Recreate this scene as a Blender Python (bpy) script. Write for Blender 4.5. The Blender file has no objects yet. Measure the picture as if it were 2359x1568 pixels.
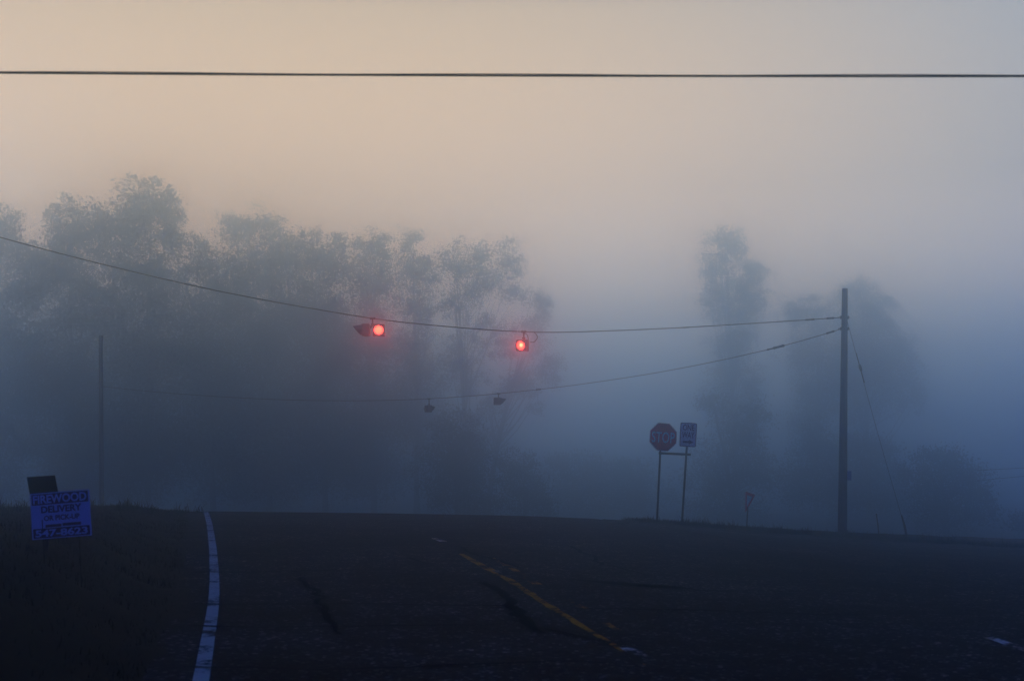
import bpy, bmesh, math, random
import numpy as np
from mathutils import Vector, Matrix, Quaternion

random.seed(11)
rng = np.random.default_rng(11)
scene = bpy.context.scene
COL = scene.collection

# ------------------------------------------------------------------ camera
F, CX, HY, CAMZ = 3000.0, 1179.0, 1110.0, 1.5      # focal length, principal column, horizon row (2358 px wide picture)


def P(px, py, y):
    """point at distance y seen at pixel (px, py)"""
    return Vector(((px - CX) * y / F, y, CAMZ + (HY - py) * y / F))


cam_d = bpy.data.cameras.new('camera')
cam_d.sensor_width = 36.0
cam_d.lens = 36.0 * F / 2358.0
cam_d.shift_y = (HY - 784.0) / 2358.0
cam_d.clip_start = 0.1
cam_d.clip_end = 4000.0
cam = bpy.data.objects.new('camera', cam_d)
COL.objects.link(cam)
cam.location = (0, 0, CAMZ)
cam.rotation_euler = (math.radians(90), 0, 0)
scene.camera = cam
cam_d.dof.use_dof = True
cam_d.dof.focus_distance = 38.0
cam_d.dof.aperture_fstop = 2.8


# ------------------------------------------------------------------ helpers
def tag(o, label=None, cat=None, group=None, kind=None):
    if label: o['label'] = label
    if cat: o['category'] = cat
    if group: o['group'] = group
    if kind: o['kind'] = kind
    return o


def empty(name, loc, label=None, cat=None, group=None):
    o = bpy.data.objects.new(name, None)
    COL.objects.link(o)
    o.location = loc
    o.empty_display_size = 0.2
    return tag(o, label, cat, group)


def link_mesh(name, me, mat=None, parent=None, loc=None):
    o = bpy.data.objects.new(name, me)
    COL.objects.link(o)
    if mat:
        me.materials.append(mat)
    if parent:
        o.parent = parent
    if loc is not None:
        o.location = loc
    return o


def from_bm(name, bm, mat, parent=None, smooth=False, loc=None):
    bmesh.ops.recalc_face_normals(bm, faces=bm.faces)
    me = bpy.data.meshes.new(name)
    bm.to_mesh(me)
    bm.free()
    if smooth:
        for p in me.polygons:
            p.use_smooth = True
    return link_mesh(name, me, mat, parent, loc)


def from_arrays(name, V, Q, mat, parent=None):
    """V (n,3), Q (m,k) with k the same for all faces"""
    V = np.asarray(V, dtype=np.float32)
    Q = np.asarray(Q, dtype=np.int32)
    me = bpy.data.meshes.new(name)
    me.vertices.add(len(V))
    me.vertices.foreach_set('co', V.ravel())
    m, k = Q.shape
    me.loops.add(m * k)
    me.loops.foreach_set('vertex_index', Q.ravel())
    me.polygons.add(m)
    me.polygons.foreach_set('loop_start', np.arange(0, m * k, k, dtype=np.int32))
    me.polygons.foreach_set('loop_total', np.full(m, k, dtype=np.int32))
    me.update(calc_edges=True)
    me.validate()
    return link_mesh(name, me, mat, parent)


def bm_box(bm, c, s, rot=None, bevel=0.0):
    r = bmesh.ops.create_cube(bm, size=1.0)
    vs = r['verts']
    bmesh.ops.scale(bm, vec=Vector(s), verts=vs)
    if bevel > 0:
        es = list({e for v in vs for e in v.link_edges})
        rb = bmesh.ops.bevel(bm, geom=es, offset=bevel, segments=2, affect='EDGES', profile=0.5)
        vs = list({v for f in rb['faces'] for v in f.verts} | {v for v in vs if v.is_valid})
    if rot is not None:
        bmesh.ops.rotate(bm, cent=(0, 0, 0), matrix=rot, verts=vs)
    bmesh.ops.translate(bm, vec=Vector(c), verts=vs)
    return vs


def bm_tube(bm, pts, radii, seg=8, cap=True):
    pts = [Vector(p) for p in pts]
    rings = []
    n = len(pts)
    up0 = Vector((0.13, 0.97, 0.2))
    for i, p in enumerate(pts):
        t = (pts[min(i + 1, n - 1)] - pts[max(i - 1, 0)]).normalized()
        a = t.cross(up0)
        if a.length < 0.05:
            a = t.cross(Vector((1, 0, 0)))
        a.normalize()
        b = t.cross(a)
        r = radii[i] if hasattr(radii, '__len__') else radii
        rings.append([bm.verts.new(p + (a * math.cos(2 * math.pi * k / seg) + b * math.sin(2 * math.pi * k / seg)) * r)
                      for k in range(seg)])
    for i in range(n - 1):
        for k in range(seg):
            k2 = (k + 1) % seg
            bm.faces.new((rings[i][k], rings[i][k2], rings[i + 1][k2], rings[i + 1][k]))
    if cap:
        bm.faces.new(rings[0][::-1])
        bm.faces.new(rings[-1])


def bm_prism(bm, outline, y0, y1):
    """outline in (x, z), extruded along y from y0 to y1"""
    a = [bm.verts.new((x, y0, z)) for x, z in outline]
    b = [bm.verts.new((x, y1, z)) for x, z in outline]
    bm.faces.new(a)
    bm.faces.new(b[::-1])
    n = len(outline)
    for i in range(n):
        j = (i + 1) % n
        bm.faces.new((a[j], a[i], b[i], b[j]))


def rounded_rect(w, h, r, seg=4):
    pts = []
    for cx, cz, a0 in ((w / 2 - r, h / 2 - r, 0), (-w / 2 + r, h / 2 - r, 90), (-w / 2 + r, -h / 2 + r, 180), (w / 2 - r, -h / 2 + r, 270)):
        for k in range(seg + 1):
            a = math.radians(a0 + 90.0 * k / seg)
            pts.append((cx + r * math.cos(a), cz + r * math.sin(a)))
    return pts


def bm_ring(bm, outer, inner, y0, y1):
    n = len(outer)
    vs = []
    for pts, y in ((outer, y0), (inner, y0), (inner, y1), (outer, y1)):
        vs.append([bm.verts.new((x, y, z)) for x, z in pts])
    for i in range(n):
        j = (i + 1) % n
        for a, b in ((0, 1), (1, 2), (2, 3), (3, 0)):
            bm.faces.new((vs[a][i], vs[a][j], vs[b][j], vs[b][i]))


def text_bm(bm, s, cx, cz, w, h, y0, y1, bold=0.0, gap=1.0):
    """lettering in the xz plane facing -y, fitted to w x h and centred at (cx, cz)"""
    cu = bpy.data.curves.new('lettering', 'FONT')
    cu.body = s
    cu.align_x = 'CENTER'
    cu.offset = bold
    cu.space_character = gap
    cu.resolution_u = 4
    cu.extrude = 0.05
    ob = bpy.data.objects.new('lettering', cu)
    COL.objects.link(ob)
    dg = bpy.context.evaluated_depsgraph_get()
    me = bpy.data.meshes.new_from_object(ob.evaluated_get(dg))
    bpy.data.objects.remove(ob)
    bpy.data.curves.remove(cu)
    co = np.array([v.co[:] for v in me.vertices])
    lo, hi = co.min(0), co.max(0)
    sx, sz = w / (hi[0] - lo[0]), h / (hi[1] - lo[1])
    for v in me.vertices:
        x = (v.co.x - (lo[0] + hi[0]) / 2) * sx + cx
        z = (v.co.y - (lo[1] + hi[1]) / 2) * sz + cz
        y = y0 if v.co.z > 0 else y1
        v.co = (x, y, z)
    bm.from_mesh(me)
    bpy.data.meshes.remove(me)


# ------------------------------------------------------------------ materials
def new_mat(name):
    m = bpy.data.materials.new(name)
    m.use_nodes = True
    nt = m.node_tree
    return m, nt, nt.nodes['Principled BSDF']


def mat_noise(name, c1, c2, scale=8.0, rough=0.7, bump=0.0, detail=5.0, metallic=0.0, spec=0.5, stretch=None, lo=0.35, hi=0.65):
    m, nt, b = new_mat(name)
    tc = nt.nodes.new('ShaderNodeTexCoord')
    mp = nt.nodes.new('ShaderNodeMapping')
    if stretch:
        mp.inputs['Scale'].default_value = stretch
    nz = nt.nodes.new('ShaderNodeTexNoise')
    nz.inputs['Scale'].default_value = scale
    nz.inputs['Detail'].default_value = detail
    cr = nt.nodes.new('ShaderNodeValToRGB')
    cr.color_ramp.elements[0].position = lo
    cr.color_ramp.elements[1].position = hi
    cr.color_ramp.elements[0].color = (*c1, 1)
    cr.color_ramp.elements[1].color = (*c2, 1)
    nt.links.new(tc.outputs['Object'], mp.inputs['Vector'])
    nt.links.new(mp.outputs['Vector'], nz.inputs['Vector'])
    nt.links.new(nz.outputs['Fac'], cr.inputs['Fac'])
    nt.links.new(cr.outputs['Color'], b.inputs['Base Color'])
    b.inputs['Roughness'].default_value = rough
    b.inputs['Metallic'].default_value = metallic
    b.inputs['Specular IOR Level'].default_value = spec
    if bump:
        bp = nt.nodes.new('ShaderNodeBump')
        bp.inputs['Strength'].default_value = bump
        bp.inputs['Distance'].default_value = 0.02
        nt.links.new(nz.outputs['Fac'], bp.inputs['Height'])
        nt.links.new(bp.outputs['Normal'], b.inputs['Normal'])
    return m


def mat_asphalt():
    m, nt, b = new_mat('asphalt')
    N, L = nt.nodes, nt.links
    tc = N.new('ShaderNodeTexCoord')
    big = N.new('ShaderNodeTexNoise'); big.inputs['Scale'].default_value = 0.35; big.inputs['Detail'].default_value = 6
    mid = N.new('ShaderNodeTexNoise'); mid.inputs['Scale'].default_value = 3.0; mid.inputs['Detail'].default_value = 6
    agg = N.new('ShaderNodeTexVoronoi'); agg.inputs['Scale'].default_value = 34.0
    for n in (big, mid, agg):
        L.new(tc.outputs['Object'], n.inputs['Vector'])
    r1 = N.new('ShaderNodeValToRGB')
    r1.color_ramp.elements[0].position = 0.3; r1.color_ramp.elements[0].color = (0.010, 0.010, 0.011, 1)
    r1.color_ramp.elements[1].position = 0.72; r1.color_ramp.elements[1].color = (0.050, 0.050, 0.049, 1)
    L.new(big.outputs['Fac'], r1.inputs['Fac'])
    r2 = N.new('ShaderNodeValToRGB')
    r2.color_ramp.elements[0].position = 0.38; r2.color_ramp.elements[0].color = (0.45, 0.45, 0.45, 1)
    r2.color_ramp.elements[1].position = 0.62; r2.color_ramp.elements[1].color = (1.2, 1.2, 1.2, 1)
    L.new(mid.outputs['Fac'], r2.inputs['Fac'])
    mx = N.new('ShaderNodeMix'); mx.data_type = 'RGBA'; mx.blend_type = 'MULTIPLY'; mx.inputs[0].default_value = 1.0
    L.new(r1.outputs['Color'], mx.inputs[6]); L.new(r2.outputs['Color'], mx.inputs[7])
    r3 = N.new('ShaderNodeValToRGB')
    e = r3.color_ramp.elements
    e[0].position = 0.0; e[0].color = (0.25, 0.25, 0.25, 1)
    e[1].position = 0.97; e[1].color = (7.0, 7.0, 6.8, 1)
    x = e.new(0.6); x.color = (0.75, 0.75, 0.75, 1)
    x = e.new(0.9); x.color = (1.4, 1.4, 1.4, 1)
    hs = N.new('ShaderNodeSeparateColor')
    L.new(agg.outputs['Color'], hs.inputs['Color'])
    L.new(hs.outputs['Red'], r3.inputs['Fac'])
    mx2 = N.new('ShaderNodeMix'); mx2.data_type = 'RGBA'; mx2.blend_type = 'MULTIPLY'; mx2.inputs[0].default_value = 1.0
    L.new(mx.outputs[2], mx2.inputs[6]); L.new(r3.outputs['Color'], mx2.inputs[7])
    L.new(mx2.outputs[2], b.inputs['Base Color'])
    b.inputs['Roughness'].default_value = 0.85
    b.inputs['Specular IOR Level'].default_value = 0.03
    bp = N.new('ShaderNodeBump'); bp.inputs['Strength'].default_value = 0.6; bp.inputs['Distance'].default_value = 0.012
    ad = N.new('ShaderNodeMath'); ad.operation = 'ADD'
    L.new(agg.outputs['Distance'], ad.inputs[0]); L.new(mid.outputs['Fac'], ad.inputs[1])
    L.new(ad.outputs[0], bp.inputs['Height'])
    L.new(bp.outputs['Normal'], b.inputs['Normal'])
    return m


def mat_worn_paint(name, paint, amount):
    """paint with worn holes that let the asphalt through; amount = share worn away"""
    m, nt, b = new_mat(name)
    N, L = nt.nodes, nt.links
    tc = N.new('ShaderNodeTexCoord')
    n1 = N.new('ShaderNodeTexNoise'); n1.inputs['Scale'].default_value = 2.2; n1.inputs['Detail'].default_value = 8; n1.inputs['Roughness'].default_value = 0.65
    n2 = N.new('ShaderNodeTexNoise'); n2.inputs['Scale'].default_value = 26.0; n2.inputs['Detail'].default_value = 4
    L.new(tc.outputs['Object'], n1.inputs['Vector']); L.new(tc.outputs['Object'], n2.inputs['Vector'])
    a = N.new('ShaderNodeMath'); a.operation = 'MULTIPLY_ADD'; a.inputs[1].default_value = 0.45
    L.new(n2.outputs['Fac'], a.inputs[0]); L.new(n1.outputs['Fac'], a.inputs[2])
    r = N.new('ShaderNodeValToRGB')
    c = 0.55 + 0.35 * amount
    r.color_ramp.elements[0].position = max(0.0, c - 0.06); r.color_ramp.elements[0].color = (0.02, 0.02, 0.02, 1)
    r.color_ramp.elements[1].position = min(1.0, c + 0.06); r.color_ramp.elements[1].color = (*paint, 1)
    L.new(a.outputs[0], r.inputs['Fac'])
    L.new(r.outputs['Color'], b.inputs['Base Color'])
    b.inputs['Roughness'].default_value = 0.9
    b.inputs['Specular IOR Level'].default_value = 0.03
    return m


def mat_emit(name, core, rim, s_core, s_rim, radius, edge=0.35):
    m, nt, b = new_mat(name)
    N, L = nt.nodes, nt.links
    tc = N.new('ShaderNodeTexCoord')
    ln = N.new('ShaderNodeVectorMath'); ln.operation = 'LENGTH'
    L.new(tc.outputs['Object'], ln.inputs[0])
    mr = N.new('ShaderNodeMapRange'); mr.interpolation_type = 'SMOOTHSTEP'
    mr.inputs['From Min'].default_value = radius * edge; mr.inputs['From Max'].default_value = radius * (edge + 0.45)
    L.new(ln.outputs['Value'], mr.inputs['Value'])
    mx = N.new('ShaderNodeMix'); mx.data_type = 'RGBA'
    L.new(mr.outputs['Result'], mx.inputs[0])
    mx.inputs[6].default_value = (core[0] * s_core, core[1] * s_core, core[2] * s_core, 1)
    mx.inputs[7].default_value = (rim[0] * s_rim, rim[1] * s_rim, rim[2] * s_rim, 1)
    b.inputs['Base Color'].default_value = (0.2, 0.01, 0.01, 1)
    L.new(mx.outputs[2], b.inputs['Emission Color'])
    b.inputs['Emission Strength'].default_value = 1.0
    return m


M_ASPH = mat_asphalt()
M_TAR = mat_noise('tar', (0.003, 0.003, 0.0035), (0.006, 0.006, 0.0065), 20, 0.9, spec=0.0)
M_LINE = mat_worn_paint('white_paint', (0.46, 0.54, 0.54), 0.28)
M_DASH = mat_worn_paint('worn_white_paint', (0.74, 0.74, 0.72), 0.42)
M_FAINT = mat_worn_paint('faded_white_paint', (0.3, 0.3, 0.29), 0.6)
M_YEL = mat_worn_paint('yellow_paint', (0.62, 0.29, 0.02), 0.36)
M_YEL2 = mat_worn_paint('faded_yellow_paint', (0.5, 0.25, 0.03), 0.62)
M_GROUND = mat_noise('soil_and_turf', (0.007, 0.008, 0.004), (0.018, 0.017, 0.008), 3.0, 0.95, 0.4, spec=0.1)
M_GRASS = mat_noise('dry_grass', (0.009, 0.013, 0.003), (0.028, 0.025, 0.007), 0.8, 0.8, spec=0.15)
M_BARK = mat_noise('bark', (0.03, 0.025, 0.02), (0.075, 0.062, 0.05), 14, 0.9, 0.6, stretch=(1, 1, 0.2), spec=0.2)
M_LEAF = [mat_noise('leaf_dark', (0.022, 0.036, 0.012), (0.045, 0.065, 0.022), 0.7, 0.7, spec=0.2),
          mat_noise('leaf_olive', (0.03, 0.042, 0.014), (0.062, 0.075, 0.026), 0.7, 0.7, spec=0.2),
          mat_noise('leaf_pale', (0.04, 0.055, 0.022), (0.075, 0.09, 0.04), 0.7, 0.7, spec=0.2)]
M_POLE = mat_noise('weathered_pole_wood', (0.055, 0.04, 0.032), (0.12, 0.092, 0.075), 9, 0.85, 0.5, stretch=(3, 3, 0.12), spec=0.2)
M_STEEL = mat_noise('galvanised_steel', (0.12, 0.12, 0.125), (0.2, 0.2, 0.205), 12, 0.5, 0.0, metallic=0.6)
M_DARKSTEEL = mat_noise('dark_steel', (0.010, 0.011, 0.014), (0.022, 0.024, 0.028), 12, 0.9, spec=0.0)
M_CABLE = mat_noise('cable_sheath', (0.006, 0.006, 0.006), (0.014, 0.013, 0.012), 10, 0.8, spec=0.08)
M_HOUSING = mat_noise('signal_housing_paint', (0.03, 0.028, 0.022), (0.06, 0.055, 0.04), 9, 0.5)
M_VISOR = mat_noise('visor_paint', (0.012, 0.012, 0.012), (0.03, 0.03, 0.03), 9, 0.7)
M_DEADLENS = mat_noise('dark_lens', (0.05, 0.006, 0.006), (0.08, 0.01, 0.008), 30, 0.25)
M_RED = mat_noise('sign_red', (0.74, 0.006, 0.012), (0.86, 0.008, 0.016), 5, 0.6)
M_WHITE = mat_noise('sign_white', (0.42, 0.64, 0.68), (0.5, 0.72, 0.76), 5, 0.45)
M_BLACK = mat_noise('sign_black', (0.012, 0.012, 0.013), (0.022, 0.022, 0.023), 8, 0.5)
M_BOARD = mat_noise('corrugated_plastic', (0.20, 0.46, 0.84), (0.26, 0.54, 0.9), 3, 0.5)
M_DARKBOARD = mat_noise('dark_panel', (0.004, 0.004, 0.005), (0.01, 0.01, 0.011), 6, 0.9, spec=0.03)
M_BLUE = mat_noise('blue_plate', (0.02, 0.12, 0.42), (0.03, 0.16, 0.5), 6, 0.4)
M_PLASTIC = mat_noise('guard_plastic', (0.03, 0.03, 0.03), (0.06, 0.055, 0.05), 6, 0.5)
M_LAMP_A = mat_emit('red_lamp', (1.0, 0.075, 0.030), (1.0, 0.055, 0.038), 8, 7, 0.15)
M_LAMP_B = mat_emit('bright_red_lamp', (1.0, 0.155, 0.055), (1.0, 0.034, 0.018), 12, 9, 0.15, 0.1)

# ------------------------------------------------------------------ ground shape
_rp = np.array([(-900, 1192), (-300, 1190), (0, 1187), (200, 1182), (470, 1180), (900, 1185), (1200, 1190.5), (1480, 1201), (1700, 1215), (1905, 1227), (2100, 1235), (2358, 1244), (3000, 1262), (4200, 1290)], float)
_yr = np.array([(-60, 33), (-8, 33), (0, 33.5), (3.5, 35.5), (10.6, 44), (20, 48), (60, 50)], float)


def ridge(x):
    yr = np.interp(x, _yr[:, 0], _yr[:, 1])
    px = CX + x / yr * F
    py = np.interp(px, _rp[:, 0], _rp[:, 1])
    return yr, CAMZ - (py - HY) * yr / F


_ye = np.array([-8, 4, 7.5, 9.8, 12, 14.5, 16.5, 20, 24, 28, 33, 40, 60], float)
_edge_px = np.array([(446, 1640), (464, 1568), (480, 1470), (490, 1410), (493.5, 1370), (494, 1330), (490.5, 1270), (487, 1240), (483, 1212), (474, 1181)], float)


def base(x, y):
    x = np.asarray(x, float); y = np.asarray(y, float)
    yr, zr = ridge(x)
    t = np.clip((y - 2.0) / (yr - 2.0), 0, 1)
    z = zr * t * t * (3 - 2 * t)
    over = np.maximum(y - yr, 0)
    fall = np.where(over < 6, 0.011 * over ** 2, 0.396 + 0.132 * (over - 6))
    z = z - fall
    floor = -3.0 + 0.25 * np.sin(x * 0.05) * np.cos(y * 0.04)
    return np.where(over > 0, np.maximum(z, floor), z)


def cast(px, py, f=base):
    """where the ray through a pixel meets the ground"""
    y = np.linspace(3, 60, 5701)
    x = (px - CX) * y / F
    zr = CAMZ + (HY - py) * y / F
    d = zr - f(x, y)
    k = np.where(d <= 0)[0]
    i = k[0] if len(k) else int(np.argmin(d))
    return float(x[i]), float(y[i])


_e = np.array([cast(a, b) for a, b in _edge_px])
_e = np.vstack([[_e[0, 0] - 0.1, -12.0], [_e[0, 0] + 0.12, 2.0], _e, [[_e[-1, 0] - 2.2, _e[-1, 1] + 6], [_e[-1, 0] - 14, _e[-1, 1] + 28]]])


def x_edge(y):
    return np.interp(y, _e[:, 1], _e[:, 0])


def bank(x, y):
    hb = np.interp(y, [2, 13, 25, 33, 40, 60], [0.7, 0.76, 0.3, 0.15, 0.1, 0])
    t = np.clip((x_edge(y) - 0.5 - x) / 1.6, 0, 1)
    return hb * t * t * (3 - 2 * t)


_far_px = [(1470, 1204), (1600, 1214), (1760, 1227.5), (1939, 1241), (2089, 1249), (2358, 1263), (2800, 1284), (3600, 1310)]
_fp = np.array([cast(a, b) for a, b in _far_px])
_fp = np.vstack([[[-40, 64], [2.0, 64], [3.0, 44]], _fp, [[90, _fp[-1, 1]]]])


def y_far(x):
    return np.interp(x, _fp[:, 0], _fp[:, 1])


def on_road(x, y):
    return (x > x_edge(y) - 0.42) & (y < y_far(x))


def ground(x, y):
    return base(x, y) + bank(x, y)


def axis(lo, a, b, hi, step):
    mid = np.arange(a, b + 1e-6, step)
    left, s, v = [], step, a
    while v > lo:
        s *= 1.22; v -= s; left.append(max(v, lo))
    right, s, v = [], step, b
    while v < hi:
        s *= 1.22; v += s; right.append(min(v, hi))
    return np.concatenate([left[::-1], mid, right])


GX = axis(-720, -22, 32, 720, 0.3)
GY = axis(-720, -2, 66, 720, 0.3)
X, Y = np.meshgrid(GX, GY)
Z = ground(X, Y)
inside = on_road(X + 0.3, Y) & on_road(X - 0.3, Y) & on_road(X, Y + 0.5)
rough = 0.02 * np.sin(X * 3.1 + 1.3 * np.sin(Y * 2.3)) + 0.015 * np.sin(Y * 4.7 + X)
Z = np.where(inside, Z - 0.08, Z + 0.02 + np.where(np.abs(X) < 60, rough, 0))
ny, nx = X.shape
idx = np.arange(nx * ny).reshape(ny, nx)
Q = np.stack([idx[:-1, :-1], idx[:-1, 1:], idx[1:, 1:], idx[1:, :-1]], -1).reshape(-1, 4)
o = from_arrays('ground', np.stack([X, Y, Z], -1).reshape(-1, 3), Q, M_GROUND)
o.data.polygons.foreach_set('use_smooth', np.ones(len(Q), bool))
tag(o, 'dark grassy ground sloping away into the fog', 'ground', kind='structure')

# road sheet
nu, nv = 150, 190
u = np.linspace(0, 1, nu) ** 1.15
v = np.linspace(0, 1, nv)
U, W = np.meshgrid(u, v)
xs = (x_edge(33) - 0.42) + U * (62 - x_edge(33))
yf = y_far(xs)
RY = -12 + W * (yf + 12)
xl = x_edge(RY) - 0.42
RX = xl + U * (62 - xl)
RZ = base(RX, RY) + 0.022
idx = np.arange(nu * nv).reshape(nv, nu)
Q = np.stack([idx[:-1, :-1], idx[:-1, 1:], idx[1:, 1:], idx[1:, :-1]], -1).reshape(-1, 4)
road = from_arrays('road', np.stack([RX, RY, RZ], -1).reshape(-1, 3), Q, M_ASPH)
road.data.polygons.foreach_set('use_smooth', np.ones(len(Q), bool))
tag(road, 'cracked dark asphalt road rising to a crest at the junction', 'road', kind='structure')


def strip(name, pts, w, mat, lift, jitter=0.0, step=0.25):
    """a painted or tarred strip along ground points (x, y), width w (number or list)"""
    pts = np.asarray(pts, float)
    seg = np.hypot(*np.diff(pts, axis=0).T)
    s = np.concatenate([[0], np.cumsum(seg)])
    n = max(2, int(s[-1] / step) + 1)
    t = np.linspace(0, s[-1], n)
    c = np.stack([np.interp(t, s, pts[:, 0]), np.interp(t, s, pts[:, 1])], -1)
    if jitter:
        k = np.convolve(rng.normal(0, jitter, n + 4), np.ones(5) / 5, 'valid') * 1.6
        k += rng.normal(0, jitter * 0.35, n)
    else:
        k = np.zeros(n)
    d = np.gradient(c, axis=0)
    d /= np.maximum(np.linalg.norm(d, axis=1, keepdims=True), 1e-6)
    nrm = np.stack([-d[:, 1], d[:, 0]], -1)
    c = c + nrm * k[:, None]
    ww = np.interp(t, np.linspace(0, s[-1], len(w)), w) if hasattr(w, '__len__') else np.full(n, w)
    if jitter:
        ww = ww * (0.75 + 0.5 * rng.random(n))
    cols = []
    for f in (-0.5, 0, 0.5):
        q = c + nrm * (ww * f)[:, None]
        cols.append(np.stack([q[:, 0], q[:, 1], base(q[:, 0], q[:, 1]) + 0.022 + lift], -1))
    V = np.stack(cols, 1).reshape(-1, 3)
    a = np.arange(n - 1) * 3
    Qs = np.concatenate([np.stack([a, a + 1, a + 4, a + 3], -1), np.stack([a + 1, a + 2, a + 5, a + 4], -1)])
    return V, Qs


def strips(name, items, mat, lift, label, cat):
    Vs, Qs, n = [], [], 0
    for pts, w, j in items:
        V_, Q_ = strip(name, pts, w, mat, lift, j)
        Vs.append(V_); Qs.append(Q_ + n); n += len(V_)
    o = from_arrays(name, np.concatenate(Vs), np.concatenate(Qs), mat)
    return tag(o, label, cat, kind='structure')


yy = np.linspace(2.0, _e[-2, 1] - 1.5, 60)
strips('road_edge_line', [(np.stack([x_edge(yy), yy], -1), 0.115, 0.0)], M_LINE, 0.005, 'white edge line curving along the grassy left side of the road', 'road line')


def pxs(*pp):
    return [cast(a, b) for a, b in pp]


ya = pxs((1062, 1279), (1110, 1306), (1165, 1335), (1215, 1366), (1262, 1398), (1310, 1428), (1350, 1454), (1400, 1484), (1440, 1508), (1472, 1530))
strips('road_centre_line', [(ya, [0.10, 0.11, 0.10, 0.09, 0.05], 0.006)], M_YEL, 0.005, 'worn yellow centre line running diagonally up the road', 'road line')
strips('road_centre_line', [(pxs((1132, 1288), (1190, 1320), (1240, 1350)), 0.1, 0.01), (pxs((1308, 1384), (1350, 1408)), 0.09, 0.01), (pxs((1395, 1440), (1440, 1466)), 0.07, 0.01), (pxs((1436, 1506), (1486, 1538)), [0.07, 0.03], 0.01)], M_YEL2, 0.005,
       'almost worn away yellow line beside the longer centre line', 'road line')
strips('road_lane_dash', [(pxs((1443, 1499), (1503, 1528)), [0.13, 0.16, 0.09], 0.01)], M_DASH, 0.009, 'short white dash beside the yellow centre line', 'road line')
strips('road_lane_dash', [(pxs((2268, 1470), (2375, 1506)), 0.11, 0.006)], M_DASH, 0.005, 'white dash at the dark right edge of the road', 'road line')
strips('road_lane_dash', [(pxs((1138, 1318), (1178, 1336)), 0.09, 0.01)], M_FAINT, 0.009, 'faint white dash crossing the upper centre line', 'road line')
strips('road_lane_dash', [(pxs((1000, 1242), (1022, 1250)), 0.12, 0.01)], M_DASH, 0.005, 'small white fragment near the road crest', 'road line')
strips('road_verge_line', [(pxs((1560, 1216), (1760, 1234), (1939, 1249), (2089, 1257), (2358, 1272), (2800, 1296)), 0.14, 0.005)], M_FAINT, 0.005,
       'faded white edge line below the grass strip by the stop sign', 'road line')

cr = []
for pp, w, j in [
    (((440, 1282), (560, 1283), (730, 1280)), [0.05, 0.04, 0.025], 0.03),
    (((440, 1322), (600, 1322), (800, 1317), (930, 1317)), [0.06, 0.045, 0.03, 0.02], 0.03),
    (((440, 1397), (560, 1398), (640, 1396), (900, 1398), (1180, 1401)), [0.05, 0.04, 0.035, 0.04, 0.06], 0.03),
    (((1325, 1406), (1450, 1410), (1600, 1412), (1800, 1418), (2000, 1422)), [0.05, 0.06, 0.05, 0.05, 0.03], 0.03),
    (((440, 1449), (620, 1455), (780, 1450), (1000, 1446), (1140, 1446)), [0.04, 0.02, 0.04, 0.045, 0.03], 0.03),
    (((420, 1545), (700, 1552), (1000, 1540), (1300, 1532), (1420, 1536)), [0.035, 0.015, 0.03, 0.035, 0.02], 0.03),
    (((1095, 1346), (1130, 1364), (1165, 1385), (1180, 1402), (1215, 1435), (1250, 1466)), [0.09, 0.07, 0.08, 0.1, 0.09, 0.03], 0.05),
    (((700, 1335), (725, 1360), (745, 1400), (765, 1440), (790, 1470)), [0.03, 0.06, 0.04, 0.05, 0.02], 0.06),
    (((440, 1240), (600, 1241), (700, 1240)), [0.05, 0.04, 0.02], 0.03),
    (((430, 1214), (485, 1214), (560, 1212)), [0.1, 0.09, 0.02], 0.03),
    (((1250, 1455), (1400, 1490), (1500, 1500)), [0.04, 0.03, 0.02], 0.04),
    (((1050, 1262), (1100, 1282), (1180, 1312)), [0.05, 0.05, 0.03], 0.04),
    (((940, 1288), (975, 1302)), [0.05, 0.03], 0.04),
    (((1290, 1258), (1360, 1285), (1430, 1310), (1480, 1330)), [0.05, 0.04, 0.05, 0.02], 0.08),
    (((1560, 1222), (1660, 1240), (1760, 1262)), [0.05, 0.05, 0.02], 0.06),
    (((1600, 1365), (1800, 1366), (2000, 1370)), [0.05, 0.04, 0.02], 0.04)]:
    cr.append((pxs(*pp), [q * 1.5 for q in w], j * 1.3))
strips('road_crack', cr, M_TAR, 0.013, 'dark cracks running across the asphalt', 'road crack')
strips('road_patch', [(pxs((1325, 1341), (1400, 1346), (1500, 1354), (1610, 1362)), [0.06, 0.28, 0.34, 0.05], 0.02)], M_TAR, 0.01, 'long dark tar patch right of the centre line', 'road patch')

# ------------------------------------------------------------------ grass
def blades(n, xy, hmin, hmax, width):
    x, y = xy[:, 0], xy[:, 1]
    z = ground(x, y) + 0.0
    h = rng.uniform(hmin, hmax, n) * (0.6 + 0.8 * rng.random(n))
    a = rng.uniform(0, 2 * np.pi, n)
    lean = rng.uniform(0.1, 0.7, n) * h
    la = rng.uniform(0, 2 * np.pi, n)
    dx, dy = np.cos(a) * width / 2, np.sin(a) * width / 2
    b = np.stack([x, y, z], -1)
    V = np.zeros((n, 5, 3))
    V[:, 0] = b + np.stack([-dx, -dy, 0 * dx], -1)
    V[:, 1] = b + np.stack([dx, dy, 0 * dx], -1)
    m = b + np.stack([np.cos(la) * lean * 0.3, np.sin(la) * lean * 0.3, h * 0.6], -1)
    V[:, 2] = m + np.stack([dx, dy, 0 * dx], -1) * 0.7
    V[:, 3] = m + np.stack([-dx, -dy, 0 * dx], -1) * 0.7
    V[:, 4] = b + np.stack([np.cos(la) * lean, np.sin(la) * lean, h], -1)
    i = np.arange(n)[:, None] * 5
    T = np.concatenate([i + [[0, 1, 2]], i + [[0, 2, 3]], i + [[3, 2, 4]]])
    return V.reshape(-1, 3), T


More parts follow.
